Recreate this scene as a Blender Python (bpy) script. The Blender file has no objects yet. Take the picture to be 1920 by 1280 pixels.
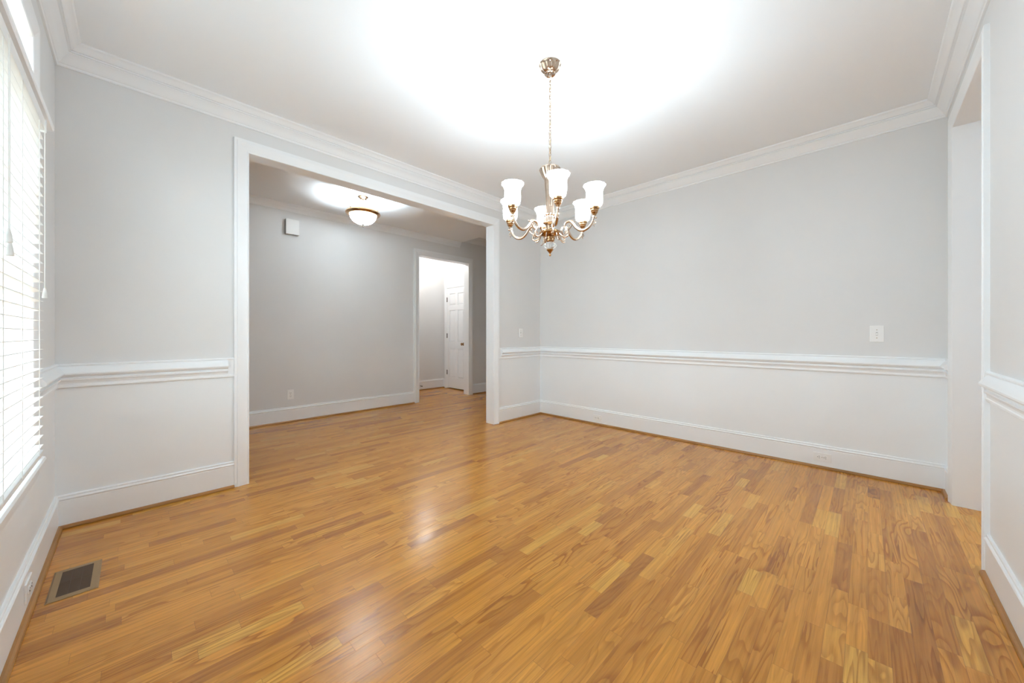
import bpy, bmesh, math, random
from mathutils import Vector, Matrix
PI = math.pi
random.seed(4)
scn = bpy.context.scene
C = scn.collection

# ------------------------------------------------------------------ camera
FPX, CAMH, TH, HOR = 688.45, 1.08, math.radians(44.108), 626.8
cd = bpy.data.cameras.new('camera')
cam = bpy.data.objects.new('camera', cd); C.objects.link(cam); scn.camera = cam
cd.sensor_fit = 'HORIZONTAL'; cd.sensor_width = 36.0
cd.lens = 36.0 * FPX / 1920.0
cd.shift_x = 0.0
cd.shift_y = (HOR - 640.0) / 1920.0
cd.clip_start = 0.02
cam.location = (0, 0, CAMH)
cam.rotation_euler = (PI/2, 0, TH - PI/2)

# ------------------------------------------------------------------ render look, daylight
vs = scn.view_settings
vs.view_transform = 'Standard'; vs.look = 'None'; vs.gamma = 1.0; vs.use_curve_mapping = False
vs.exposure = 1.50
cy = scn.cycles
cy.max_bounces = 12; cy.diffuse_bounces = 7; cy.glossy_bounces = 5; cy.transmission_bounces = 8
cy.transparent_max_bounces = 16
cy.use_denoising = True
cy.caustics_reflective = False; cy.caustics_refractive = False
cy.sample_clamp_indirect = 6.0
w = bpy.data.worlds.new('daylight'); scn.world = w; w.use_nodes = True
nt = w.node_tree
bg = nt.nodes['Background']
bg.inputs['Color'].default_value = (0.77, 0.90, 1.0, 1)
bg.inputs['Strength'].default_value = 4.6
# overcast sky above the horizon, darker ground below it
_tc = nt.nodes.new('ShaderNodeTexCoord'); _sp = nt.nodes.new('ShaderNodeSeparateXYZ'); _cr = nt.nodes.new('ShaderNodeValToRGB'); _mr = nt.nodes.new('ShaderNodeMapRange')
nt.links.new(_tc.outputs['Generated'], _sp.inputs[0]); nt.links.new(_sp.outputs['Z'], _mr.inputs['Value'])
_mr.inputs['From Min'].default_value = -1.0; nt.links.new(_mr.outputs[0], _cr.inputs[0])
_cr.color_ramp.elements[0].position = 0.46; _cr.color_ramp.elements[0].color = (0.26, 0.28, 0.27, 1)
_cr.color_ramp.elements[1].position = 0.52; _cr.color_ramp.elements[1].color = (0.77, 0.90, 1.0, 1)
nt.links.new(_cr.outputs[0], bg.inputs['Color'])

BULB_W = 4.4        # each chandelier bulb
FOYER_W = 13.0
HALL_W = 7.5
KITCHEN_FILL_W = 20.0  # unseen lamp added to fill the dining room through the right doorway

# ------------------------------------------------------------------ materials
def mat(name):
    m = bpy.data.materials.new(name); m.use_nodes = True
    return m, m.node_tree, m.node_tree.nodes['Principled BSDF']
def plain(name, col, rough=0.5, metal=0.0, spec=0.5, bump=0.0, bscale=200.0, var=0.0):
    m, t, p = mat(name)
    p.inputs['Base Color'].default_value = (*col, 1)
    p.inputs['Roughness'].default_value = rough
    p.inputs['Metallic'].default_value = metal
    p.inputs['Specular IOR Level'].default_value = spec
    tc = t.nodes.new('ShaderNodeTexCoord')
    if bump:
        n = t.nodes.new('ShaderNodeTexNoise'); n.inputs['Scale'].default_value = bscale; n.inputs['Detail'].default_value = 3
        t.links.new(tc.outputs['Object'], n.inputs['Vector'])
        b = t.nodes.new('ShaderNodeBump'); b.inputs['Strength'].default_value = bump; b.inputs['Distance'].default_value = 0.002
        t.links.new(n.outputs['Fac'], b.inputs['Height']); t.links.new(b.outputs['Normal'], p.inputs['Normal'])
    if var:
        n = t.nodes.new('ShaderNodeTexNoise'); n.inputs['Scale'].default_value = 1.7; n.inputs['Detail'].default_value = 4
        t.links.new(tc.outputs['Object'], n.inputs['Vector'])
        r = t.nodes.new('ShaderNodeMapRange')
        r.inputs['From Min'].default_value = 0.35; r.inputs['From Max'].default_value = 0.65
        r.inputs['To Min'].default_value = 1 - var; r.inputs['To Max'].default_value = 1 + var
        t.links.new(n.outputs['Fac'], r.inputs['Value'])
        v = t.nodes.new('ShaderNodeVectorMath'); v.operation = 'SCALE'; v.inputs[0].default_value = col
        t.links.new(r.outputs['Result'], v.inputs['Scale']); t.links.new(v.outputs[0], p.inputs['Base Color'])
    return m

M = {}
M['wall'] = plain('grey_wall_paint', (0.750, 0.750, 0.747), 0.75, spec=0.3, bump=0.12, bscale=260, var=0.012)
M['wains'] = plain('white_wainscot_paint', (0.845, 0.862, 0.872), 0.45, spec=0.4, bump=0.08, bscale=220, var=0.01)
M['trim'] = plain('white_trim_paint', (0.865, 0.880, 0.892), 0.38, spec=0.45, bump=0.05, bscale=60)
M['ceil'] = plain('white_ceiling_paint', (0.885, 0.912, 0.935), 0.85, spec=0.2, bump=0.1, bscale=180)
M['plastic'] = plain('white_plastic', (0.87, 0.87, 0.86), 0.35)
M['slot'] = plain('dark_slot', (0.05, 0.05, 0.05), 0.6)
M['shadowgap'] = plain('dark_gap_shade', (0.16, 0.16, 0.15), 0.6)  # dark colour painted as the shade in narrow gaps
M['blind'] = plain('white_blind_slat', (0.82, 0.82, 0.81), 0.4)
M['cord'] = plain('white_cord', (0.78, 0.78, 0.76), 0.8)
M['goldcord'] = plain('clear_gold_cord', (0.50, 0.40, 0.24), 0.4)
M['brass'] = plain('champagne_brass', (0.60, 0.47, 0.37), 0.15, 1.0, bump=0.25, bscale=90)
M['bronze'] = plain('polished_antique_brass', (0.50, 0.31, 0.16), 0.18, 1.0)
M['hinge'] = plain('dark_bronze_hinge', (0.14, 0.12, 0.10), 0.4, 0.8)
M['vent'] = plain('tan_vent_metal', (0.30, 0.195, 0.095), 0.6, 0.0, bump=0.1)
M['ventslat'] = plain('brown_vent_louver', (0.085, 0.050, 0.028), 0.45, 0.1)
M['shoe'] = plain('stained_oak_shoe', (0.36, 0.165, 0.040), 0.35, bump=0.2, bscale=40, var=0.15)

# clear crystal
m, t, p = mat('clear_crystal')
p.inputs['Base Color'].default_value = (0.98, 0.98, 0.98, 1); p.inputs['Roughness'].default_value = 0.03
p.inputs['Transmission Weight'].default_value = 1.0; p.inputs['IOR'].default_value = 1.45
M['crystal'] = m
# window pane: thin clear glass
m, t, p = mat('window_pane')
t.nodes.remove(p)
tr = t.nodes.new('ShaderNodeBsdfTransparent'); tr.inputs['Color'].default_value = (0.95, 0.97, 0.96, 1)
gl = t.nodes.new('ShaderNodeBsdfGlossy'); gl.inputs['Roughness'].default_value = 0.02
mx = t.nodes.new('ShaderNodeMixShader'); mx.inputs[0].default_value = 0.06
t.links.new(tr.outputs[0], mx.inputs[1]); t.links.new(gl.outputs[0], mx.inputs[2])
t.links.new(mx.outputs[0], t.nodes['Material Output'].inputs['Surface'])
M['pane'] = m
# frosted lamp glass
def lampglass(name, emis, clear):
    m, t, p = mat(name); t.nodes.remove(p)
    tl = t.nodes.new('ShaderNodeBsdfTranslucent'); tl.inputs['Color'].default_value = (0.95, 0.94, 0.92, 1)
    gl = t.nodes.new('ShaderNodeBsdfGlossy'); gl.inputs['Roughness'].default_value = 0.25
    m1 = t.nodes.new('ShaderNodeMixShader'); m1.inputs[0].default_value = 0.08
    t.links.new(tl.outputs[0], m1.inputs[1]); t.links.new(gl.outputs[0], m1.inputs[2])
    tr = t.nodes.new('ShaderNodeBsdfTransparent')
    m2 = t.nodes.new('ShaderNodeMixShader'); m2.inputs[0].default_value = clear
    # etched pattern varies how clear the glass is
    tc = t.nodes.new('ShaderNodeTexCoord'); vo = t.nodes.new('ShaderNodeTexVoronoi'); vo.inputs['Scale'].default_value = 55
    t.links.new(tc.outputs['Object'], vo.inputs['Vector'])
    mr = t.nodes.new('ShaderNodeMapRange'); mr.inputs['To Min'].default_value = clear*0.6; mr.inputs['To Max'].default_value = clear*1.5
    t.links.new(vo.outputs['Distance'], mr.inputs['Value']); t.links.new(mr.outputs[0], m2.inputs[0])
    t.links.new(m1.outputs[0], m2.inputs[1]); t.links.new(tr.outputs[0], m2.inputs[2])
    em = t.nodes.new('ShaderNodeEmission'); em.inputs['Color'].default_value = (1, 0.97, 0.93, 1); em.inputs['Strength'].default_value = emis
    ad = t.nodes.new('ShaderNodeAddShader')
    t.links.new(m2.outputs[0], ad.inputs[0]); t.links.new(em.outputs[0], ad.inputs[1])
    t.links.new(ad.outputs[0], t.nodes['Material Output'].inputs['Surface'])
    return m
M['shade'] = lampglass('frosted_shade_glass', 0.2, 0.74)
M['bowl'] = lampglass('frosted_bowl_glass', 0.9, 0.42)
m, t, p = mat('glowing_bulb')
p.inputs['Emission Color'].default_value = (1, 0.95, 0.88, 1); p.inputs['Emission Strength'].default_value = 4
M['bulb'] = m

# ---- oak strip floor
def floor_material():
    m, t, p = mat('oak_strip_floor')
    N, L = t.nodes, t.links
    def math_(op, a, b=None, c=None):
        n = N.new('ShaderNodeMath'); n.operation = op
        for i, v in enumerate((a, b, c)):
            if v is None: continue
            if isinstance(v, (int, float)): n.inputs[i].default_value = v
            else: L.new(v, n.inputs[i])
        return n.outputs[0]
    def white(x, y=0.0):
        c = N.new('ShaderNodeCombineXYZ')
        for i, v in enumerate((x, y)):
            if isinstance(v, (int, float)): c.inputs[i].default_value = v
            else: L.new(v, c.inputs[i])
        n = N.new('ShaderNodeTexWhiteNoise'); n.noise_dimensions = '3D'; L.new(c.outputs[0], n.inputs['Vector'])
        return n
    def noise(x, y, z, detail=2.0, rough=0.5, dist=0.0):
        c = N.new('ShaderNodeCombineXYZ')
        for i, v in enumerate((x, y, z)):
            if isinstance(v, (int, float)): c.inputs[i].default_value = v
            else: L.new(v, c.inputs[i])
        n = N.new('ShaderNodeTexNoise'); n.inputs['Scale'].default_value = 1.0
        n.inputs['Detail'].default_value = detail; n.inputs['Roughness'].default_value = rough
        n.inputs['Distortion'].default_value = dist
        L.new(c.outputs[0], n.inputs['Vector']); return n.outputs['Fac']
    def rng(v, a, b, c=0.0, d=1.0, smooth=False):
        n = N.new('ShaderNodeMapRange'); L.new(v, n.inputs['Value'])
        if smooth: n.interpolation_type = 'SMOOTHSTEP'
        for k, x in (('From Min', a), ('From Max', b), ('To Min', c), ('To Max', d)): n.inputs[k].default_value = x
        return n.outputs['Result']
    tc = N.new('ShaderNodeTexCoord'); sp = N.new('ShaderNodeSeparateXYZ'); L.new(tc.outputs['Object'], sp.inputs[0])
    X, Y = sp.outputs['X'], sp.outputs['Y']
    W = 0.057
    yr = math_('DIVIDE', Y, W); row = math_('FLOOR', yr); fy = math_('FRACT', yr)
    r1 = white(row, 3.0).outputs['Value']; r2 = white(row, 17.0).outputs['Value']
    blen = math_('MULTIPLY_ADD', r1, 0.50, 0.36)
    xs = math_('DIVIDE', math_('MULTIPLY_ADD', r2, 9.0, math_('ADD', X, 20.0)), blen)
    colm = math_('FLOOR', xs); fx = math_('FRACT', xs)
    # split some boards in two again so the lengths vary within a row
    w1 = white(row, colm)
    half = math_('MULTIPLY', math_('GREATER_THAN', w1.outputs['Value'], 0.62), math_('GREATER_THAN', fx, 0.42))
    cid = math_('MULTIPLY_ADD', half, 0.5, colm)
    wid = white(row, cid)
    sid = N.new('ShaderNodeSeparateColor'); L.new(wid.outputs['Color'], sid.inputs[0])
    a, b, c = sid.outputs[0], sid.outputs[1], sid.outputs[2]
    # board colour
    cr = N.new('ShaderNodeValToRGB'); e = cr.color_ramp.elements
    e[0].position = 0.0; e[0].color = (0.410, 0.160, 0.024, 1)
    e[1].position = 1.0; e[1].color = (0.67, 0.350, 0.060, 1)
    for pos, col in ((0.07, (0.480, 0.194, 0.026, 1)), (0.24, (0.565, 0.240, 0.032, 1)), (0.6, (0.605, 0.264, 0.037, 1)), (0.88, (0.635, 0.290, 0.043, 1))):
        q = e.new(pos); q.color = col
    L.new(a, cr.inputs[0])
    # cathedral grain: contour lines of a stretched noise, its own piece for every board
    ox = math_('MULTIPLY', b, 37.0); oy = math_('MULTIPLY', c, 51.0)
    fr = white(cid, row).outputs['Value']
    freq = math_('MULTIPLY_ADD', math_('POWER', fr, 2.2), 34.0, 8.0)
    gx = math_('ADD', math_('MULTIPLY', X, 1.55), ox)
    gy = math_('ADD', math_('MULTIPLY', Y, freq), oy)
    g = noise(gx, gy, math_('MULTIPLY', a, 30.0), 2.0, 0.45, 0.18)
    rings = math_('FRACT', math_('MULTIPLY', g, rng(fr, 0.0, 1.0, 15.0, 6.0)))
    line = rng(rings, 0.35, 0.93, 0.0, 1.0, True)
    line = math_('MULTIPLY', line, rng(rings, 0.93, 1.0, 1.0, 0.0))
    strength = rng(c, 0.15, 0.75, 0.40, 1.0)
    fade = rng(noise(math_('MULTIPLY', X, 1.6), math_('MULTIPLY', Y, 7.0), 4.0, 1.0), 0.35, 0.6, 0.45, 1.0)
    line = math_('MULTIPLY', line, math_('MULTIPLY', strength, fade))
    # straight pores and streaks
    pores = noise(math_('ADD', math_('MULTIPLY', X, 16.0), ox), math_('MULTIPLY', Y, 620.0), b, 2.0, 0.6)
    pores = rng(pores, 0.52, 0.72)
    streak = noise(math_('ADD', math_('MULTIPLY', X, 1.8), ox), math_('MULTIPLY', Y, 90.0), a, 3.0, 0.55)
    streak = rng(streak, 0.3, 0.7, 0.80, 1.16)
    dark = N.new('ShaderNodeMix'); dark.data_type = 'RGBA'; dark.blend_type = 'MULTIPLY'
    L.new(cr.outputs[0], dark.inputs['A']); dark.inputs['B'].default_value = (0.50, 0.36, 0.24, 1)
    L.new(math_('MULTIPLY_ADD', line, 0.80, math_('MULTIPLY', pores, 0.22)), dark.inputs['Factor'])
    sc = N.new('ShaderNodeVectorMath'); sc.operation = 'SCALE'; L.new(dark.outputs['Result'], sc.inputs[0]); L.new(streak, sc.inputs['Scale'])
    # seams
    ey = math_('MULTIPLY', math_('MINIMUM', fy, math_('SUBTRACT', 1.0, fy)), W)
    ex0 = math_('MULTIPLY', math_('MINIMUM', fx, math_('SUBTRACT', 1.0, fx)), blen)
    exh = math_('ADD', math_('MULTIPLY', math_('ABSOLUTE', math_('SUBTRACT', fx, 0.42)), blen), math_('MULTIPLY', math_('LESS_THAN', w1.outputs['Value'], 0.62), 5.0))
    ed = math_('MINIMUM', ey, math_('MINIMUM', ex0, exh))
    seam = rng(ed, 0.0, 0.0011, 1.0, 0.0)
    fin = N.new('ShaderNodeMix'); fin.data_type = 'RGBA'
    L.new(sc.outputs[0], fin.inputs['A']); fin.inputs['B'].default_value = (0.17, 0.072, 0.022, 1)
    L.new(math_('MULTIPLY', seam, 0.60), fin.inputs['Factor'])
    L.new(fin.outputs['Result'], p.inputs['Base Color'])
    rough = rng(noise(math_('MULTIPLY', X, 2.0), math_('MULTIPLY', Y, 8.0), 1.0, 3.0), 0.3, 0.7, 0.20, 0.27)
    L.new(rough, p.inputs['Roughness'])
    p.inputs['Specular IOR Level'].default_value = 0.5
    # relief: seams, grain, slight cupping of each strip
    cup = math_('MULTIPLY', math_('POWER', math_('ABSOLUTE', math_('SUBTRACT', fy, 0.5)), 2.0), math_('MULTIPLY_ADD', b, 0.0008, -0.0004))
    h = math_('ADD', math_('MULTIPLY', seam, -0.00018), math_('ADD', math_('MULTIPLY', line, -0.00004), cup))
    h = math_('ADD', h, math_('MULTIPLY', noise(math_('MULTIPLY', X, 5.0), math_('MULTIPLY', Y, 16.0), 0.0, 1.0), 0.0009))
    bp = N.new('ShaderNodeBump'); bp.inputs['Strength'].default_value = 0.55; bp.inputs['Distance'].default_value = 1.0
    L.new(h, bp.inputs['Height']); L.new(bp.outputs['Normal'], p.inputs['Normal'])
    return m
M['floor'] = floor_material()

# ------------------------------------------------------------------ mesh helpers
def obj(name, bm, m, parent=None, smooth=False, sharp=38):
    me = bpy.data.meshes.new(name)
    bmesh.ops.recalc_face_normals(bm, faces=bm.faces)
    bm.to_mesh(me); bm.free()
    for q in (m if isinstance(m, (list, tuple)) else [m]): me.materials.append(q)
    if smooth:
        for f in me.polygons: f.use_smooth = True
        try: me.set_sharp_from_angle(angle=math.radians(sharp))
        except Exception: pass
    o = bpy.data.objects.new(name, me); C.objects.link(o)
    if parent: o.parent = parent
    return o
def struct(name, bm, m, parent=None, smooth=False):
    o = obj(name, bm, m, parent, smooth, 22); o['kind'] = 'structure'; return o
def tag(o, label, cat, group=None):
    o['label'] = label; o['category'] = cat
    if group: o['group'] = group
    return o
def thing(name, label, cat, loc, rot=(0, 0, 0), group=None):
    o = bpy.data.objects.new(name, None); C.objects.link(o)
    o.location = loc; o.rotation_euler = rot; o.empty_display_size = 0.1
    return tag(o, label, cat, group)
def box(bm, x0, x1, y0, y1, z0, z1, mi=0, bevel=0.0):
    vs_ = [bm.verts.new((x, y, z)) for x in (x0, x1) for y in (y0, y1) for z in (z0, z1)]
    fs = []
    for q in ((0, 1, 3, 2), (4, 6, 7, 5), (0, 4, 5, 1), (2, 3, 7, 6), (0, 2, 6, 4), (1, 5, 7, 3)):
        f = bm.faces.new([vs_[i] for i in q]); f.material_index = mi; fs.append(f)
    if bevel:
        es = list({e for f in fs for e in f.edges})
        bmesh.ops.bevel(bm, geom=es, offset=bevel, segments=2, affect='EDGES', profile=0.7)
    return fs
def boxm(*a, **k):
    bm = bmesh.new(); box(bm, *a, **k); return bm
def sweep(bm, pts, prof, N, closed=False, sides=None, mi=0):
    """profile (a,b) carried along pts in the plane with normal N; a = towards N x tangent, b = along N. Mitred corners."""
    pts = [Vector(q) for q in pts]; N = Vector(N).normalized(); n = len(pts)
    rings = []
    for i, P in enumerate(pts):
        tin = (P - pts[i-1]).normalized() if (i > 0 or closed) else None
        tout = (pts[(i+1) % n] - P).normalized() if (i < n-1 or closed) else None
        if tin is None: tin = tout
        if tout is None: tout = tin
        n1, n2 = N.cross(tin), N.cross(tout)
        mdir = (n1 + n2).normalized(); k = 1.0 / max(0.2, mdir.dot(n1))
        rings.append([P + mdir*k*a + N*b for a, b in prof])
    segs = range(n if closed else n-1)
    for s in segs:
        if sides is not None and s not in sides: continue
        A = [bm.verts.new(v) for v in rings[s]]; B = [bm.verts.new(v) for v in rings[(s+1) % n]]
        m_ = len(prof)
        for j in range(m_):
            f = bm.faces.new((A[j], A[(j+1) % m_], B[(j+1) % m_], B[j])); f.material_index = mi
        bm.faces.new(A); bm.faces.new(B[::-1])
def lathe(bm, prof, seg=32, flute=None, center=(0, 0, 0), mi=0):
    """prof: (r,z) list; flute(r,z,i,theta)->r"""
    cx, cyy, cz = center; rings = []
    for i, (r, z) in enumerate(prof):
        if r < 1e-5:
            rings.append([bm.verts.new((cx, cyy, cz+z))]); continue
        ring = []
        for k in range(seg):
            th = 2*PI*k/seg; rr = flute(r, z, i, th) if flute else r
            ring.append(bm.verts.new((cx + rr*math.cos(th), cyy + rr*math.sin(th), cz + z)))
        rings.append(ring)
    for A, B in zip(rings, rings[1:]):
        if len(A) == 1 and len(B) == 1: continue
        for k in range(seg):
            if len(A) == 1: f = bm.faces.new((A[0], B[k], B[(k+1) % seg]))
            elif len(B) == 1: f = bm.faces.new((A[k], B[0], A[(k+1) % seg]))
            else: f = bm.faces.new((A[k], B[k], B[(k+1) % seg], A[(k+1) % seg]))
            f.material_index = mi
def tube(bm, pts, rad, seg=10, flat=1.0, up=(0, 1, 0), closed=False):
    pts = [Vector(q) for q in pts]; n = len(pts)
    if not hasattr(rad, '__len__'): rad = [rad]*n
    up = Vector(up); rings = []
    for i, P in enumerate(pts):
        if closed: T = (pts[(i+1) % n] - pts[i-1]).normalized()
        else: T = (pts[min(i+1, n-1)] - pts[max(i-1, 0)]).normalized()
        S = T.cross(up)
        if S.length < 1e-4: S = T.cross(Vector((1, 0, 0)))
        S.normalize(); U = S.cross(T).normalized()
        rings.append([bm.verts.new(P + S*math.cos(2*PI*k/seg)*rad[i] + U*math.sin(2*PI*k/seg)*rad[i]*flat) for k in range(seg)])
    m_ = n if closed else n-1
    for i in range(m_):
        A, B = rings[i], rings[(i+1) % n]
        for k in range(seg): bm.faces.new((A[k], A[(k+1) % seg], B[(k+1) % seg], B[k]))
    if not closed:
        bm.faces.new(rings[0][::-1]); bm.faces.new(rings[-1])
def smooth_path(ctrl, n=8):
    """Catmull-Rom through control points (tuples of any length)"""
    out = []; c = [ctrl[0]] + list(ctrl) + [ctrl[-1]]
    for i in range(1, len(c)-2):
        p0, p1, p2, p3 = c[i-1:i+3]
        for k in range(n):
            u = k/n
            out.append(tuple(0.5*((2*b) + (c_-a)*u + (2*a-5*b+4*c_-d)*u*u + (-a+3*b-3*c_+d)*u**3) for a, b, c_, d in zip(p0, p1, p2, p3)))
    out.append(tuple(ctrl[-1])); return out

def wall(name, axis, at, depth, s0, s1, z0, z1, holes=(), two_tone=False, mats=None):
    """wall face at `at` (axis 'x' or 'y'), solid body reaching to at+depth, holes (s0,s1,z0,z1).
    slot 0 wall paint, slot 1 wainscot paint, slot 2 trim (reveals)."""
    ss = sorted({s0, s1, *[h[0] for h in holes], *[h[1] for h in holes]})
    zz = sorted({z0, z1, *[h[2] for h in holes], *[h[3] for h in holes], *([0.85] if two_tone else [])})
    ss = [s for s in ss if s0 <= s <= s1]; zz = [z for z in zz if z0 <= z <= z1]
    bm = bmesh.new(); cache = {}
    def V(s, z, d):
        k = (round(s, 5), round(z, 5), d)
        if k not in cache:
            q = at + (depth if d else 0)
            cache[k] = bm.verts.new((q, s, z) if axis == 'x' else (s, q, z))
        return cache[k]
    def solid(i, j):
        if i < 0 or j < 0 or i >= len(ss)-1 or j >= len(zz)-1: return None
        cs, cz = (ss[i]+ss[i+1])/2, (zz[j]+zz[j+1])/2
        return not any(h[0] < cs < h[1] and h[2] < cz < h[3] for h in holes)
    for i in range(len(ss)-1):
        for j in range(len(zz)-1):
            if not solid(i, j): continue
            a, b, c, d = ss[i], ss[i+1], zz[j], zz[j+1]
            f = bm.faces.new((V(a, c, 0), V(b, c, 0), V(b, d, 0), V(a, d, 0)))
            f.material_index = 1 if (two_tone and d <= 0.8501) else 0
            bm.faces.new((V(a, c, 1), V(a, d, 1), V(b, d, 1), V(b, c, 1)))
            for (di, dj, p, q) in ((-1, 0, (a, c), (a, d)), (1, 0, (b, c), (b, d)), (0, -1, (a, c), (b, c)), (0, 1, (a, d), (b, d))):
                if not solid(i+di, j+dj):
                    f = bm.faces.new((V(*p, 0), V(*q, 0), V(*q, 1), V(*p, 1)))
                    f.material_index = 2 if solid(i+di, j+dj) is False else 0
    return struct(name, bm, mats or [M['wall'], M['wains'], M['trim']])

# ------------------------------------------------------------------ dimensions (metres)
XW, XB, YR, YL = -0.302, 3.892, -0.393, 3.231      # window wall, back wall, right wall, left wall
ZC, ZFO = 2.695, 2.68                              # ceilings: dining room, foyer
OL, OR, OZ = 0.585, 3.008, 2.392                   # wide opening in the left wall
YLB = YL + 0.115
YF = 5.135; YFB = YF + 0.12                        # far wall of the foyer
FL, FR, FZ = 3.168, 4.175, 2.345                   # doorway in it
YH, XD = 6.235, 4.42                               # hall back wall, wall with the panelled door
RN, RF, RZ = 2.760, 3.607, 2.388                   # doorway in the right wall
WY0, WY1 = 0.75, 2.51                              # window opening
XWB = XW - 0.15

# floor and ceilings
struct('floor', boxm(-2.2, 6.6, -3.2, 6.6, -0.12, 0.0), M['floor'])
struct('ceiling', boxm(XWB, XB+0.12, YR-0.12, YLB, ZC, ZC+0.2), M['ceil'])
bm = bmesh.new(); box(bm, -1.5, 3.98, YLB, YFB, ZFO, ZFO+0.35); box(bm, 3.98, 6.5, YLB, YFB, 2.83, 3.03)
struct('ceiling_foyer', bm, M['ceil'])
struct('ceiling_hall', boxm(1.9, XD+0.2, YFB, YH+0.2, ZC, ZC+0.2), M['ceil'])
struct('ceiling_kitchen', boxm(1.6, 5.0, -2.9, YR-0.12, ZC, ZC+0.2), M['ceil'])

# walls
wall('wall_left', 'y', YL, 0.115, -1.5, 6.5, 0, 2.95, [(OL, OR, -1, OZ)], True)
wall('wall_back', 'x', XB, 0.12, YR-0.12, YL, 0, 2.8, [], True)
wall('wall_right', 'y', YR, -0.125, XWB, 5.0, 0, 2.8, [(RN, RF, -1, RZ)], True)
MZ0, MZ1, TZ0, TZ1 = 0.545, 1.975, 2.03, 2.325
wall('wall_front', 'x', XW, -0.15, YR-0.12, YL, 0, 2.8, [(WY0, WY1, MZ0, MZ1), (WY0, WY1, TZ0, TZ1)], True)
wall('wall_foyer', 'y', YF, 0.12, -1.5, 6.5, 0, 3.0, [(FL, FR, -1, FZ)])
wall('wall_foyer_near_end', 'x', -1.3, -0.15, YL, YFB, 0, 3.0)
wall('wall_foyer_far_end', 'x', 6.3, 0.15, YL, YFB, 0, 3.0)
wall('wall_hall_back', 'y', YH, 0.12, 1.9, XD+0.2, 0, 2.9)
DY0, DY1, DZ = 5.490, 6.105, 2.008
wall('wall_hall_right', 'x', XD, 0.12, YFB, YH+0.1, 0, 2.9, [(DY0-0.003, DY1+0.003, -1, DZ+0.003)])
wall('wall_hall_left', 'x', 2.1, -0.12, YFB, YH+0.1, 0, 2.9)
bm = boxm(1.6, 1.72, -2.9, YR-0.12, 0, 2.9); struct('wall_kitchen_left', bm, M['wall'])
bm = boxm(4.8, 4.92, -2.9, YR-0.12, 0, 2.9); struct('wall_kitchen_right', bm, M['wall'])
bm = boxm(1.6, 4.92, -2.9, -2.78, 0, 2.9); struct('wall_kitchen_back', bm, M['wall'])

# ------------------------------------------------------------------ trim profiles
crown = [(0, 0), (.009, 0), (.012, .006), (.011, .013), (.016, .016), (.022, .024), (.030, .040), (.043, .056), (.054, .066),
         (.052, .0665), (.052, .071), (.060, .072), (.060, .077), (.0565, .0775), (.0565, .081), (.066, .082), (.070, .086), (.076, .096), (.088, .106), (.096, .109), (.100, .113), (.100, .121), (0, .121)]
def crownp(h, proj, z): return [(a*proj/.1, z + b*h/.121) for a, b in crown]
base = [(0, 0), (.014, 0), (.014, .150), (.012, .152), (.012, .155), (.017, .158), (.018, .163), (.015, .167), (.010, .169), (.009, .172), (.011, .175), (.011, .180), (.008, .184), (0, .184)]
shoe = [(.0141, 0.0005), (.031, 0.0005), (.031, .006), (.028, .012), (.022, .017), (.0141, .018)]
railb = [(0, .781), (.010, .781), (.013, .784), (.013, .793), (.010, .797), (.010, .902), (.014, .905), (.014, .911), (.009, .915), (0, .915)]
railn = [(.0101, .806), (.013, .808), (.015, .816), (.021, .820), (.0235, .825), (.0235, .830), (.014, .832), (.014, .840), (.020, .842), (.0215, .845), (.0215, .849), (.033, .850), (.037, .857), (.037, .864),
         (.033, .870), (.029, .878), (.022, .888), (.0155, .896), (.0101, .899)]
casing = [(0, 0), (0, .010), (.004, .013), (.009, .013), (.011, .010), (.016, .011), (.050, .017), (.062, .021), (.070, .021), (.073, .017), (.079, .018), (.088, .018), (.088, 0)]
def casp(w=.088, t=1.0): return [(-a*w/.088, b*t) for a, b in casing]

UP = (0, 0, 1)
tn = [0]
def trim_name():
    tn[0] += 1; return 'trim_%d' % tn[0]
loop = [(XW, YR, 0), (XB, YR, 0), (XB, YL, 0), (XW, YL, 0)]
for s in range(4):
    bm = bmesh.new(); sweep(bm, loop, crownp(.121, .100, 2.574), UP, True, [s]); struct(trim_name(), bm, M['trim'], smooth=True)
def run(pts, names, what):
    for s, side in enumerate(names):
        if side is None: continue
        if what == 'base':
            bm = bmesh.new(); sweep(bm, pts, base, UP, False, [s]); b_ = struct('baseboard_' + side, bm, M['trim'], smooth=True)
            bm = bmesh.new(); sweep(bm, pts, shoe, UP, False, [s]); struct('shoe_moulding', bm, M['shoe'], b_, smooth=True)
        else:
            bm = bmesh.new(); sweep(bm, pts, railb, UP, False, [s])
            q = [Vector(v) for v in pts]
            if what[0]: q[0] = q[0] + (q[1]-q[0]).normalized()*what[0]
            if what[1]: q[-1] = q[-1] + (q[-2]-q[-1]).normalized()*what[1]
            sweep(bm, q, railn, UP, False, [s]); struct(trim_name(), bm, M['trim'], smooth=True)
CW = .088
P1 = [(RF+CW, YR, 0), (XB, YR, 0), (XB, YL, 0), (OR+CW, YL, 0)]
P2 = [(OL-CW, YL, 0), (XW, YL, 0), (XW, YR, 0), (RN-CW, YR, 0)]
run(P1, ['right', 'back', 'left'], 'base'); run(P2, ['left', 'front', 'right'], 'base')
run(P1, ['a', 'b', 'c'], (0.0, .035))
run([P2[0], P2[1], (XW, WY1+CW, 0)], ['a', 'b'], (.035, .0))
run([(XW, WY0-CW, 0), P2[2], P2[3]], ['a', 'b'], (.0, .030))

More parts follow.
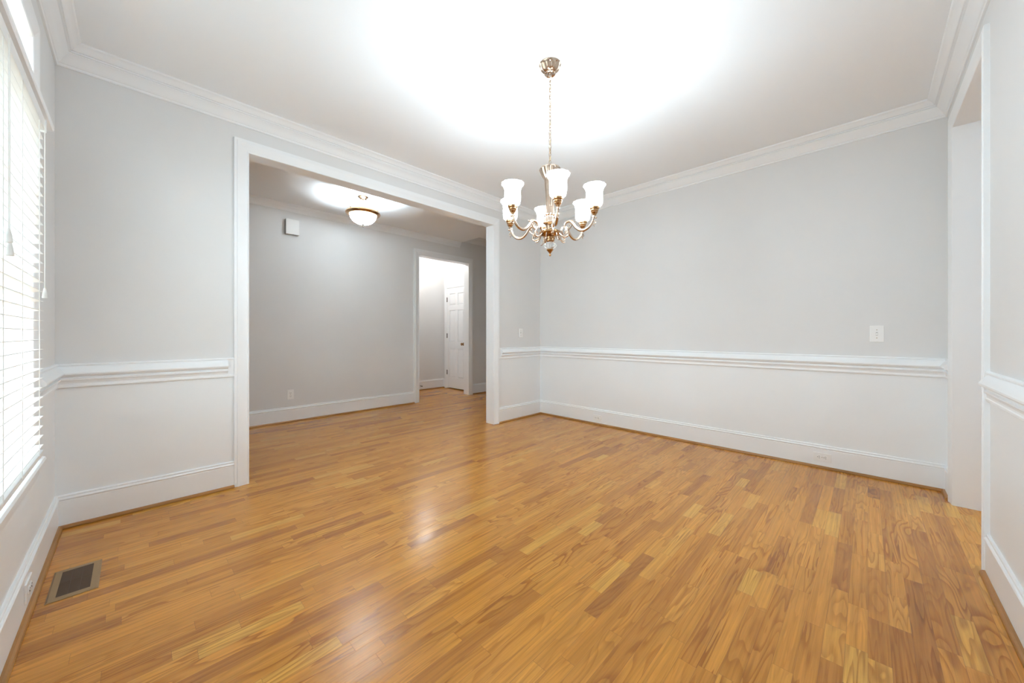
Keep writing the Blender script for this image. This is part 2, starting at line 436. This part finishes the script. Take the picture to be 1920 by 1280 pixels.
# casings of the openings (room side and far side)
def opening_trim(y, n, x0, x1, z, w=CW):
    # (N x tangent) for the rising left leg decides the side the profile grows to; it must be away from the opening
    t_ = Vector((0, 0, 1)); s_ = Vector((0, n, 0)).cross(t_)      # x component: n * 1
    bm = bmesh.new(); pts = [(x0, y, 0), (x0, y, z), (x1, y, z), (x1, y, 0)]
    sgn = -1 if s_.x > 0 else 1
    sweep(bm, pts, [(sgn*a*w/.088, b) for a, b in casing], (0, n, 0))
    return struct(trim_name(), bm, M['trim'], smooth=True)
opening_trim(YL, -1, OL, OR, OZ)
opening_trim(YLB, 1, OL, OR, OZ)
opening_trim(YF, -1, FL, FR, FZ, .092)
opening_trim(YFB, 1, FL, FR, FZ, .092)
opening_trim(YR, 1, RN, RF, RZ)
opening_trim(YR-.125, -1, RN, RF, RZ)
# foyer trim
cf = crownp(.083, .055, 2.597)
bm = bmesh.new(); sweep(bm, [(3.98, YF, 0), (-1.3, YF, 0)], cf, UP); struct(trim_name(), bm, M['trim'], smooth=True)
bm = bmesh.new(); sweep(bm, [(6.3, YF, 0), (3.98, YF, 0)], crownp(.112, .08, 2.718), UP); struct(trim_name(), bm, M['trim'], smooth=True)
bm = bmesh.new(); sweep(bm, [(-1.3, YLB, 0), (3.98, YLB, 0)], cf, UP); struct(trim_name(), bm, M['trim'], smooth=True)
run([(6.3, YF, 0), (FR+.092, YF, 0)], ['foyer'], 'base')
run([(FL-.092, YF, 0), (-1.3, YF, 0)], ['foyer'], 'base')
run([(-1.3, YLB, 0), (OL-CW, YLB, 0)], ['foyer'], 'base')
run([(OR+CW, YLB, 0), (6.3, YLB, 0)], ['foyer'], 'base')
# hall trim
run([(XD, DY1+.075, 0), (XD, YH, 0), (2.1, YH, 0)], ['hall', 'hall'], 'base')

# ------------------------------------------------------------------ hall door (six panels)
def build_door():
    T = .035; x0 = XD - .004                      # face towards the hall
    bm = bmesh.new(); W_ = DY1 - DY0
    st = .085; mid = .070
    cols = [(DY0+st, (DY0+DY1)/2-mid/2), ((DY0+DY1)/2+mid/2, DY1-st)]
    rows = [(.22, .80), (.93, 1.56), (1.66, 1.89)]
    box(bm, x0+.012, x0+T, DY0, DY1, .018, DZ)    # core
    box(bm, x0, x0+.012, DY0, DY0+st, .018, DZ); box(bm, x0, x0+.012, DY1-st, DY1, .018, DZ)
    box(bm, x0, x0+.012, cols[0][1], cols[1][0], .018, DZ)
    zs = [.018] + [v for r in rows for v in r] + [DZ]
    for a, b in zip(zs[0::2], zs[1::2]):
        for c in cols: box(bm, x0, x0+.012, c[0], c[1], a, b)
    for c in cols:                                # raised field in every panel
        for r in rows:
            ins, d = .022, .009
            o_ = [(c[0]+.006, r[0]+.006), (c[1]-.006, r[0]+.006), (c[1]-.006, r[1]-.006), (c[0]+.006, r[1]-.006)]
            i_ = [(c[0]+ins+.006, r[0]+ins+.006), (c[1]-ins-.006, r[0]+ins+.006), (c[1]-ins-.006, r[1]-ins-.006), (c[0]+ins+.006, r[1]-ins-.006)]
            O = [bm.verts.new((x0+.012, *q)) for q in o_]; I = [bm.verts.new((x0+.012-d, *q)) for q in i_]
            for k in range(4): bm.faces.new((O[k], O[(k+1) % 4], I[(k+1) % 4], I[k]))
            bm.faces.new(I)
    d = struct('door_1', bm, M['trim'])
    for z in (.323, 1.056, 1.779):
        bm = bmesh.new(); box(bm, x0-.004, x0+.004, DY1-.012, DY1+.010, z-.045, z+.045)
        tube(bm, [(x0-.006, DY1+.001, z-.047), (x0-.006, DY1+.001, z+.047)], .006, 10)
        obj('hinge', bm, M['hinge'], d)['label'] = 'dark metal hinge'
    bm = bmesh.new()
    lathe(bm, [(0, 0), (.028, 0), (.030, .004), (.012, .008), (.010, .028), (.020, .034), (.027, .045), (.024, .056), (.012, .062), (0, .063)], 20)
    bmesh.ops.transform(bm, matrix=Matrix.Translation((x0, 5.575, .893)) @ Matrix.Rotation(-PI/2, 4, 'Y'), verts=bm.verts)
    obj('door_knob', bm, M['bronze'], d, True)['label'] = 'round brass knob'
build_door()
bm = bmesh.new()                                  # its casing on the hall side (faces -x)
sweep(bm, [(XD, DY1, 0), (XD, DY1, DZ), (XD, DY0, DZ), (XD, DY0, 0)], [(-a*.07/.088, b) for a, b in casing], (-1, 0, 0))
# which side? N x t for rising leg = (-1,0,0)x(0,0,1) = (0,1,0): away from the opening at DY1 needs +a
bm.free(); bm = bmesh.new()
sweep(bm, [(XD, DY1, 0), (XD, DY1, DZ), (XD, DY0, DZ), (XD, DY0, 0)], [(a*.07/.088, b) for a, b in casing], (-1, 0, 0))
struct(trim_name(), bm, M['trim'], smooth=True)
struct('wall_closet', boxm(XD+.125, XD+.2, DY0-.1, DY1+.1, 0, 2.2), M['shadowgap'])

# door stop on the hall baseboard
bm = bmesh.new(); tube(bm, [(3.862, YH-.019, .085), (3.862, YH-.075, .085)], .006, 8)
tube(bm, [(3.862, YH-.075, .085), (3.862, YH-.09, .085)], .010, 10)
tag(obj('door_stop', bm, M['hinge'], None, True), 'small dark spring door stop on the hall baseboard beyond the doorway', 'door stop')

# ------------------------------------------------------------------ window
def build_window():
    bm = bmesh.new()                               # casing around both lights, mullion bar, stool and apron
    sweep(bm, [(XW, WY1, MZ0), (XW, WY1, TZ1), (XW, WY0, TZ1), (XW, WY0, MZ0)], [(-a, b) for a, b in casing], (1, 0, 0))
    win = struct('window_1', bm, M['trim'], smooth=True)
    bm = bmesh.new()
    cap = [(0, 1.972), (.020, 1.972), (.026, 1.980), (.040, 1.986), (.052, 1.990), (.055, 1.996), (.055, 2.012), (.050, 2.020), (.0, 2.032)]
    sweep(bm, [(XW, WY1+.115, 0), (XW, WY0-.115, 0)], cap, UP)
    struct('mullion_bar', bm, M['trim'], win, smooth=True)
    bm = bmesh.new()
    st = [(-.15, .523), (.020, .523), (.032, .527), (.036, .534), (.032, .543), (.026, .5455), (-.15, .5455)]
    sweep(bm, [(XW, WY1+.095, 0), (XW, WY0-.095, 0)], st, UP)
    struct('window_sill', bm, M['trim'], win, smooth=True)
    bm = bmesh.new()
    sweep(bm, [(XW, WY1+.088, 0), (XW, WY0-.088, 0)], [(0, .443), (.008, .443), (.012, .450), (.012, .460), (.016, .470), (.018, .515), (.018, .523), (0, .523)], UP)
    struct('window_apron', bm, M['trim'], win, smooth=True)
    bm = bmesh.new(); X0, X1 = XW-.13, XW-.095     # frame and sashes
    def frame(y0, y1, z0, z1, f, nx, nz, xa, xb):
        box(bm, xa, xb, y0, y0+f, z0, z1); box(bm, xa, xb, y1-f, y1, z0, z1)
        box(bm, xa, xb, y0+f, y1-f, z0, z0+f); box(bm, xa, xb, y0+f, y1-f, z1-f, z1)
        for k in range(1, nx): yy = y0 + (y1-y0)*k/nx; box(bm, xa+.005, xb-.005, yy-.009, yy+.009, z0+f, z1-f)
        for k in range(1, nz): zz = z0 + (z1-z0)*k/nz; box(bm, xa+.006, xb-.006, y0+f, y1-f, zz-.009, zz+.009)
    ym = (WY0+WY1)/2
    box(bm, X0-.01, X1+.02, ym-.045, ym+.045, MZ0, MZ1)
    for a, b in ((WY0, ym-.045), (ym+.045, WY1)):
        frame(a, b, MZ0, 1.29, .045, 3, 2, X0+.018, X1+.018); frame(a, b, 1.25, MZ1, .045, 3, 2, X0-.012, X1-.016)
    frame(WY0, WY1, TZ0, TZ1, .035, 5, 1, X0, X1)
    struct('sash', bm, M['trim'], win)
    bm = bmesh.new(); box(bm, X0+.010, X0+.013, WY0, WY1, MZ0, MZ1); box(bm, X0+.010, X0+.013, WY0, WY1, TZ0, TZ1)
    struct('pane', bm, M['pane'], win)
build_window()

# venetian blind
def build_blind():
    y0, y1 = WY0+.04, 2.455
    xf, xb = -.258, -.309
    t = thing('window_blind', 'white horizontal venetian blind hanging in the window at the left edge', 'blind', (xf, (y0+y1)/2, .585))
    def P(bm, name, m, label=None, smooth=False):
        o = obj(name, bm, m, t, smooth); o.matrix_parent_inverse = Matrix.Translation((-xf, -(y0+y1)/2, -.585)); 
        if label: o['label'] = label
        return o
    bm = bmesh.new(); box(bm, xb-.004, xf+.004, y0, y1, 1.925, 1.968, bevel=.003)
    hr = P(bm, 'headrail', M['blind'])
    for ya, yb in ((y1-.002, y1+.004), (y0-.004, y0+.002)):
        P(boxm(xb-.006, xf+.007, ya, yb, 1.918, 1.971), 'bracket', M['plastic'])
    bm = bmesh.new(); n = 33; z0, pitch = .622, .0395
    for i in range(n):
        z = z0 + i*pitch; prof = []
        tilt = math.radians(7)
        for k in range(7):
            u = -1 + 2*k/6; x = (xf+xb)/2 + u*.0248*math.cos(tilt); zz = z + (1-u*u)*.0022 + u*.0248*math.sin(tilt)
            prof.append((x, zz))
        prof += [(x, zz-.0024) for x, zz in prof[::-1]]
        A = [bm.verts.new((x, y0, zz)) for x, zz in prof]; B = [bm.verts.new((x, y1, zz)) for x, zz in prof]
        for j in range(len(prof)): bm.faces.new((A[j], A[(j+1) % len(prof)], B[(j+1) % len(prof)], B[j]))
        bm.faces.new(A); bm.faces.new(B[::-1])
    P(bm, 'slats', M['blind'], smooth=True)
    bm = bmesh.new(); box(bm, xb, xf, y0, y1, .585, .603, bevel=.003); P(bm, 'bottom_rail', M['blind'])
    bm = bmesh.new()
    for yy in (2.34, 2.02, 1.76, 1.30, .95):
        for xx in (xf+.0015, xb-.0015): tube(bm, [(xx, yy, .60), (xx, yy, 1.93)], .0012, 6, up=(1, 0, 0))
    P(bm, 'ladder_cords', M['cord'])
    for yy, zb in ((2.365, 1.245), (1.765, 1.325), (1.75, 1.36)):
        bm = bmesh.new()
        tube(bm, [(xf+.012, yy, zb), (xf+.012, yy, 1.93)], .0012, 6, up=(1, 0, 0))
        lathe(bm, [(0, .020), (.003, .020), (.0065, .0), (.008, -.018), (.006, -.020), (0, -.020)], 12, center=(xf+.012, yy, zb))
        P(bm, 'pull_cord', M['cord'], 'white pull cord with a small bell tassel', True)
build_blind()

# ------------------------------------------------------------------ wall plates
def plate(name, label, cat, loc, rotz, kind, horizontal=False, group=None, w=.072, h=.117):
    """built facing -y, centred; then turned. kind: switch / outlet"""
    t = thing(name, label, cat, loc, (0, 0, rotz), 'toggle light switches' if kind == 'switch' else 'wall outlets')
    R = Matrix.Rotation(PI/2, 4, 'Y') if horizontal else Matrix.Identity(4)
    bm = bmesh.new(); box(bm, -w/2, w/2, -.006, 0, -h/2, h/2, bevel=.0022)
    bmesh.ops.transform(bm, matrix=R, verts=bm.verts); obj('cover_plate', bm, M['plastic'], t)
    if kind == 'switch':
        bm = bmesh.new(); box(bm, -.0052, .0052, -.0066, -.0055, -.0120, .0120)
        obj('toggle_surround', bm, M['shadowgap'], t)
        bm = bmesh.new(); box(bm, -.0045, .0045, -.017, -.006, -.0105, .0085, bevel=.001)
        obj('toggle', bm, M['plastic'], t)
        for s in (-1, 1):
            bm = bmesh.new(); lathe(bm, [(0, 0), (.003, 0), (.003, .0014), (0, .0018)], 10)
            bmesh.ops.transform(bm, matrix=Matrix.Translation((0, -.006, s*.030)) @ Matrix.Rotation(PI/2, 4, 'X'), verts=bm.verts)
            obj('screw', bm, M['vent'], t)
    else:
        for s in (-1, 1):
            bm = bmesh.new(); lathe(bm, [(0, 0), (.0165, 0), (.0165, .002), (.0155, .0028), (0, .0028)], 24)
            bmesh.ops.transform(bm, matrix=R @ Matrix.Translation((0, -.006, s*.0195)) @ Matrix.Rotation(PI/2, 4, 'X'), verts=bm.verts)
            rc = obj('receptacle', bm, M['plastic'], t)
            bm = bmesh.new(); z = s*.0195
            box(bm, -.0075, -.0050, -.0095, -.0086, z-.001, z+.007); box(bm, .0050, .0075, -.0095, -.0086, z-.001, z+.007)
            box(bm, -.0022, .0022, -.0095, -.0086, z-.0095, z-.005)
            bmesh.ops.transform(bm, matrix=R, verts=bm.verts); obj('slot', bm, M['slot'], rc)
        bm = bmesh.new(); lathe(bm, [(0, 0), (.0028, 0), (.0028, .0012), (0, .0016)], 10)
        bmesh.ops.transform(bm, matrix=Matrix.Translation((0, -.006, 0)) @ Matrix.Rotation(PI/2, 4, 'X'), verts=bm.verts)
        obj('screw', bm, M['vent'], t)
    return t
plate('light_switch', 'white toggle light switch above the chair rail on the long back wall', 'light switch', (XB, -.048, 1.084), -PI/2, 'switch', w=.076, h=.120)
plate('light_switch', 'narrow white toggle switch between the wide opening and the room corner', 'light switch', (3.494, YL, 1.100), 0, 'switch', w=.068, h=.112)
plate('wall_outlet', 'white outlet lying sideways in the back baseboard under the light switch', 'outlet', (XB-.014, .266, .088), -PI/2, 'outlet', True, w=.068, h=.112)
plate('wall_outlet', 'small white outlet in the back baseboard near the far corner', 'outlet', (XB-.014, 2.33, .080), -PI/2, 'outlet', True, w=.066, h=.112)
plate('wall_outlet', 'upright white outlet low on the grey foyer wall', 'outlet', (1.356, YF, .337), 0, 'outlet')
plate('wall_outlet', 'white outlet in the baseboard below the window by the floor vent', 'outlet', (XW+.014, 2.355, .090), PI/2, 'outlet', True, w=.072, h=.117)

# door chime on the foyer wall
t = thing('door_chime', 'square white door chime box high on the foyer wall', 'door chime', (1.368, YF, 2.405))
bm = boxm(-.072, .072, -.020, 0, -.091, .091); obj('back_plate', bm, M['shadowgap'], t)  # plate coloured dark as the shaded gap behind the cover
bm = bmesh.new(); box(bm, -.073, .073, -.052, -.018, -.092, .092, bevel=.005); obj('cover', bm, M['plastic'], t)

# floor vent
def build_vent():
    x0, x1, y0, y1 = -.247, -.103, 2.358, 2.641
    t = thing('floor_vent', 'tan metal floor register with brown louvers by the window wall', 'floor vent', ((x0+x1)/2, (y0+y1)/2, 0))
    hx, hy = (x1-x0)/2, (y1-y0)/2; ix, iy = hx-.025, hy-.025
    bm = bmesh.new()
    def ring(hx_, hy_, z): return [bm.verts.new(v) for v in ((-hx_, -hy_, z), (hx_, -hy_, z), (hx_, hy_, z), (-hx_, hy_, z))]
    rs = [ring(hx, hy, .0003), ring(hx, hy, .002), ring(hx-.006, hy-.006, .005), ring(ix, iy, .005), ring(ix, iy, .0005)]
    for A, B in zip(rs, rs[1:]):
        for k in range(4): bm.faces.new((A[k], A[(k+1) % 4], B[(k+1) % 4], B[k]))
    obj('frame', bm, M['vent'], t)
    obj('duct_shade_plate', boxm(-ix, ix, -iy, iy, .0003, .0008), M['slot'], t)  # flat dark sheet painted as the shade inside the duct
    bm = bmesh.new(); n = 22
    for k in range(n):
        y = -iy + (k+.5)*2*iy/n; s = .0045 if k >= 12 else .0024
        c = [(y-s, .0016), (y+s, .0042), (y+s, .0032), (y-s, .0009)]
        A = [bm.verts.new((-ix, *q)) for q in c]; B = [bm.verts.new((ix, *q)) for q in c]
        for j in range(4): bm.faces.new((A[j], A[(j+1) % 4], B[(j+1) % 4], B[j]))
    for x in (-ix*.33, ix*.33): box(bm, x-.001, x+.001, -iy, iy, .0009, .003)
    obj('louvers', bm, M['ventslat'], t)
build_vent()

def point(name, loc, power, r, col=(.755, .905, 1.0), parent=None):
    l = bpy.data.lights.new(name, 'POINT'); l.energy = power; l.shadow_soft_size = r; l.color = col
    o = bpy.data.objects.new(name, l); C.objects.link(o); o.location = loc
    if parent: o.parent = parent
    return o

# ------------------------------------------------------------------ chandelier
def build_chandelier():
    cx_, cy_ = 1.740, 1.369
    t = thing('chandelier', 'brass six-arm chandelier with frosted glass shades hanging on a chain', 'chandelier', (cx_, cy_, ZC))
    Z = lambda z: z - ZC
    leaf = lambda n, d: (lambda r, z, i, th: r*(1 + d*abs(math.cos(n*th/2))))
    # canopy
    bm = bmesh.new()
    lathe(bm, [(0, 0), (.066, 0), (.067, -.004), (.064, -.009), (.060, -.013), (.056, -.024), (.048, -.036), (.038, -.045), (.031, -.049), (.033, -.053), (.033, -.057), (.028, -.060), (.022, -.058), (.012, -.056), (.010, -.060), (.006, -.074), (0, -.074)],
          72, lambda r, z, i, th: r*(1 + (.055*math.cos(9*th) if 4 <= i <= 7 else 0)))
    obj('canopy', bm, M['brass'], t, True)
    # chain
    bm = bmesh.new(); ztop, zbot = Z(2.618), Z(2.104); n = 24; pitch = (ztop-zbot)/n; lh, lw = pitch*.74, .0065
    for k in range(n):
        zc = ztop - (k+.5)*pitch; pts = []
        for q in range(16):
            a = 2*PI*q/16
            x = lw*math.cos(a); z = lh*math.sin(a) if True else 0
            pts.append(Vector((x, 0, zc + z)) if k % 2 == 0 else Vector((0, x, zc+z)))
        tube(bm, pts, .0022, 6, up=(0, 1, 0) if k % 2 == 0 else (1, 0, 0), closed=True)
    obj('chain', bm, M['brass'], t, True)
    bm = bmesh.new(); pts = [(.0045*math.cos(z*60), .0045*math.sin(z*60), z) for z in [ztop - (ztop-zbot)*k/60 for k in range(61)]]
    tube(bm, pts, .0018, 6, up=(1, 0, 0)); obj('power_cord', bm, M['goldcord'], t, True)['label'] = 'pale cord threaded through the chain'
    # column
    bm = bmesh.new()
    lathe(bm, [(0, 2.092), (.020, 2.090), (.026, 2.084), (.052, 2.078), (.060, 2.074), (.061, 2.066), (.056, 2.056), (.050, 2.040), (.042, 2.022), (.036, 2.010), (.034, 2.000)],
          96, lambda r, z, i, th: r*(1 + (.10*abs(math.sin(5*th))*math.sin(PI*max(0, min(1, (i-3)/7))) if 3 <= i <= 10 else 0)), center=(0, 0, -ZC))
    lathe(bm, [(.034, 2.000), (.031, 1.970), (.027, 1.930), (.0245, 1.880), (.0245, 1.850), (.027, 1.820), (.031, 1.800)],
          96, lambda r, z, i, th: r*(1 + .05*math.cos(10*th)), center=(0, 0, -ZC))
    lathe(bm, [(.031, 1.800), (.036, 1.797), (.036, 1.790), (.032, 1.786), (.034, 1.776), (.038, 1.760), (.042, 1.752), (.042, 1.745), (.034, 1.741), (.026, 1.730), (.022, 1.715), (.030, 1.702)],
          96, lambda r, z, i, th: r*(1 + (.06*math.cos(14*th) if 4 <= i <= 6 else 0)), center=(0, 0, -ZC))
    obj('column', bm, M['brass'], t, True)
    # hub
    bm = bmesh.new()
    lathe(bm, [(.030, 1.702), (.052, 1.700), (.060, 1.694), (.061, 1.686), (.056, 1.678), (.046, 1.670), (.034, 1.666), (.027, 1.662), (.027, 1.658), (.030, 1.656), (.030, 1.651), (.025, 1.649), (.025, 1.645), (.027, 1.643), (.026, 1.638), (.018, 1.635), (0, 1.634)],
          72, lambda r, z, i, th: r*(1 + (.05*abs(math.cos(6*th/2)) if 1 <= i <= 5 else 0)), center=(0, 0, -ZC))
    obj('hub', bm, M['bronze'], t, True)
    # crystal ball
    bm = bmesh.new()
    lathe(bm, [(0, .024)] + [(.037*math.cos(a), .0245*math.sin(a)) for a in [math.radians(q) for q in range(80, -85, -10)]] + [(0, -.0245)],
          48, lambda r, z, i, th: r*(1 + .05*math.cos(12*th)), center=(0, 0, Z(1.611)))
    obj('glass_ball', bm, M['crystal'], t, True)['label'] = 'fluted clear glass ball'
    bm = bmesh.new()
    lathe(bm, [(0, 1.592), (.020, 1.590), (.021, 1.586), (.014, 1.578), (.006, 1.568), (.004, 1.565), (.007, 1.562), (.008, 1.558), (.006, 1.553), (.002, 1.549), (0, 1.548)], 28, center=(0, 0, -ZC))
    obj('finial', bm, M['bronze'], t, True)
    # arms: built along +x then turned
    th0 = math.atan2(-cy_, -cx_)                     # towards the camera
    for k in range(6):
        ang = th0 + math.radians(9 + 60*k)
        Rm = Matrix.Rotation(ang, 4, 'Z')
        bm = bmesh.new()
        ctrl = [(.052, 1.686), (.072, 1.664), (.096, 1.654), (.114, 1.664), (.107, 1.688), (.092, 1.712), (.099, 1.735), (.121, 1.742), (.140, 1.728), (.160, 1.700), (.190, 1.680), (.222, 1.684), (.248, 1.706), (.260, 1.732), (.268, 1.762)]
        sp_ = smooth_path(ctrl, 6); m_ = len(sp_)
        rad = [.0052 + .0034*math.sin(PI*min(1, max(0, (i/m_-.35)/.65)))**.8 for i in range(m_)]
        tube(bm, [(x, 0, z-ZC) for x, z in sp_], rad, 10)
        for c2, r0 in (([(.104, 1.690), (.122, 1.700), (.134, 1.716), (.128, 1.727), (.119, 1.722), (.121, 1.714)], .0042),      # inner scroll
                       ([(.121, 1.742), (.138, 1.744), (.148, 1.733), (.158, 1.738)], .0036),
                       ([(.112, 1.668), (.102, 1.680), (.093, 1.676), (.096, 1.668)], .0038),
                       ([(.258, 1.728), (.270, 1.722), (.276, 1.712), (.270, 1.706), (.265, 1.712)], .0034),
                       ([(.250, 1.710), (.262, 1.702), (.268, 1.692)], .0030)):
            s2 = smooth_path(c2, 5); tube(bm, [(x, 0, z-ZC) for x, z in s2], [r0*(1-.35*i/len(s2)) for i in range(len(s2))], 8)
        bmesh.ops.create_icosphere(bm, subdivisions=2, radius=.0065, matrix=Matrix.Translation((.277, 0, Z(1.742))))
        bmesh.ops.create_icosphere(bm, subdivisions=2, radius=.0065, matrix=Matrix.Translation((.259, 0, Z(1.748))))
        bmesh.ops.transform(bm, matrix=Rm, verts=bm.verts)
        arm = obj('arm', bm, M['brass'], t, True)
        # hanging leaf under the hub between the arms
        bm = bmesh.new(); s2 = smooth_path([(.048, 1.684), (.058, 1.668), (.064, 1.648), (.078, 1.632), (.092, 1.634)], 6)
        tube(bm, [(x, 0, z-ZC) for x, z in s2], [.008*(1 - .78*i/len(s2)) for i in range(len(s2))], 10, flat=.55)
        bmesh.ops.transform(bm, matrix=Matrix.Rotation(ang+math.radians(30), 4, 'Z'), verts=bm.verts)
        obj('leaf_scroll', bm, M['brass'], t, True)
        px, py = .268*math.cos(ang), .268*math.sin(ang)
        bm = bmesh.new()
        lathe(bm, [(0, 1.758), (.009, 1.760), (.011, 1.766), (.016, 1.772), (.019, 1.777), (.018, 1.781), (.021, 1.784), (.023, 1.790), (.022, 1.794), (.027, 1.797), (.028, 1.806), (.026, 1.808), (.010, 1.809), (0, 1.809)], 32, center=(px, py, -ZC-.006))
        obj('shade_holder', bm, M['bronze'], arm, True)
        bm = bmesh.new(); zb = 1.800
        pr_ = [(.022, 0), (.034, .004), (.042, .014), (.0455, .030), (.0465, .060), (.0455, .090), (.0465, .108), (.051, .124), (.058, .136), (.0625, .142), (.063, .1455)]
        fl = lambda r, z, i, th: r*(1 + .018*math.cos(12*th))
        pr_ = [(r, z*.85) for r, z in pr_]
        inner = [(r-.0022, z+.001) for r, z in pr_[::-1]]
        lathe(bm, pr_ + inner, 48, fl, center=(px, py, zb-ZC))
        sh = obj('glass_shade', bm, M['shade'], arm, True); sh['label'] = 'glowing frosted glass bell shade'
        bm = bmesh.new()
        lathe(bm, [(0, 0), (.010, 0), (.011, .012), (.016, .028), (.019, .042), (.016, .056), (.008, .064), (0, .066)], 20, center=(px, py, zb+.006-ZC))
        obj('bulb', bm, M['bulb'], arm, True)
        point('bulb_light', (px, py, Z(zb+.082)), BULB_W, .022, parent=t)
build_chandelier()

# ------------------------------------------------------------------ semi-flush foyer light
def build_foyer_light():
    x, y = 1.862, 4.218
    t = thing('foyer_light', 'glowing bowl ceiling light with a brass ring in the foyer', 'ceiling light', (x, y, ZFO))
    Z = lambda z: z - ZFO
    bm = bmesh.new(); lathe(bm, [(0, 0), (.058, 0), (.060, -.005), (.055, -.012), (.045, -.018), (.030, -.024), (.014, -.028), (.010, -.040), (.012, -.050), (.007, -.055), (0, -.055)], 40)
    obj('canopy', bm, M['brass'], t, True)
    bm = bmesh.new(); lathe(bm, [(.140, 2.472), (.150, 2.464), (.168, 2.462), (.184, 2.470), (.192, 2.484), (.188, 2.498), (.174, 2.505), (.158, 2.506), (.148, 2.500), (.142, 2.490), (.140, 2.472)], 64, center=(0, 0, -ZFO))
    obj('brass_ring', bm, M['bronze'], t, True)
    for k in range(3):
        bm = bmesh.new(); a = math.radians(75 + 120*k)
        s = smooth_path([(.012, 2.655), (.040, 2.640), (.062, 2.610), (.056, 2.575), (.070, 2.545), (.110, 2.530), (.150, 2.520), (.163, 2.500)], 6)
        tube(bm, [(q, 0, z-ZFO) for q, z in s], .0055, 8)
        s = smooth_path([(.060, 2.600), (.080, 2.600), (.088, 2.582), (.078, 2.572), (.070, 2.580)], 5)
        tube(bm, [(q, 0, z-ZFO) for q, z in s], .0040, 8)
        bmesh.ops.create_icosphere(bm, subdivisions=2, radius=.011, matrix=Matrix.Translation((.166, 0, Z(2.515))))
        bmesh.ops.transform(bm, matrix=Matrix.Rotation(a, 4, 'Z'), verts=bm.verts)
        obj('arm', bm, M['brass'], t, True)
    bm = bmesh.new()
    pr_ = [(.148*math.cos(q), -.118*math.sin(q)) for q in [PI/2*k/12 for k in range(13)]]; pr_[-1] = (0, -.118)
    inn = [(r*.985, z*.98) for r, z in pr_[::-1]]
    lathe(bm, pr_ + inn, 64, lambda r, z, i, th: r*(1 + .006*math.cos(24*th)), center=(0, 0, Z(2.474)))
    obj('glass_bowl', bm, M['bowl'], t, True)['label'] = 'glowing frosted glass bowl'
    bm = bmesh.new(); lathe(bm, [(0, 2.360), (.014, 2.359), (.016, 2.354), (.010, 2.348), (.007, 2.342), (.009, 2.337), (.005, 2.330), (0, 2.329)], 24, center=(0, 0, -ZFO))
    obj('finial', bm, M['hinge'], t, True)
    for k in range(2):
        a = math.radians(20 + 180*k)
        point('bulb_light', (.05*math.cos(a), .05*math.sin(a), Z(2.449)), FOYER_W/2, .013, (.76, .91, 1.0), t)
build_foyer_light()

# flush drum lights: hall, plus an added unseen fill lamp beyond the right doorway
def flush(x, y, label, power, col):
    t = thing('flush_light', label, 'ceiling light', (x, y, ZC), (0, 0, 0), 'flush ceiling lights')
    bm = bmesh.new(); lathe(bm, [(0, 0), (.13, 0), (.135, -.01), (.13, -.025), (.12, -.028), (0, -.028)], 40); obj('base', bm, M['brass'], t, True)
    bm = bmesh.new(); lathe(bm, [(.12, -.029), (.118, -.05), (.10, -.075), (.06, -.092), (0, -.098)], 40); obj('glass_bowl', bm, M['bowl'], t, True)
    point('bulb_light', (0, 0, -.125), power, .05, col, t)
flush(3.70, 5.80, 'round flush ceiling light in the hall beyond the foyer doorway', HALL_W, (1, .97, .93))
flush(3.9, -1.5, 'unseen round fill light added in the room behind the right doorway', KITCHEN_FILL_W, (.80, .92, 1.0))
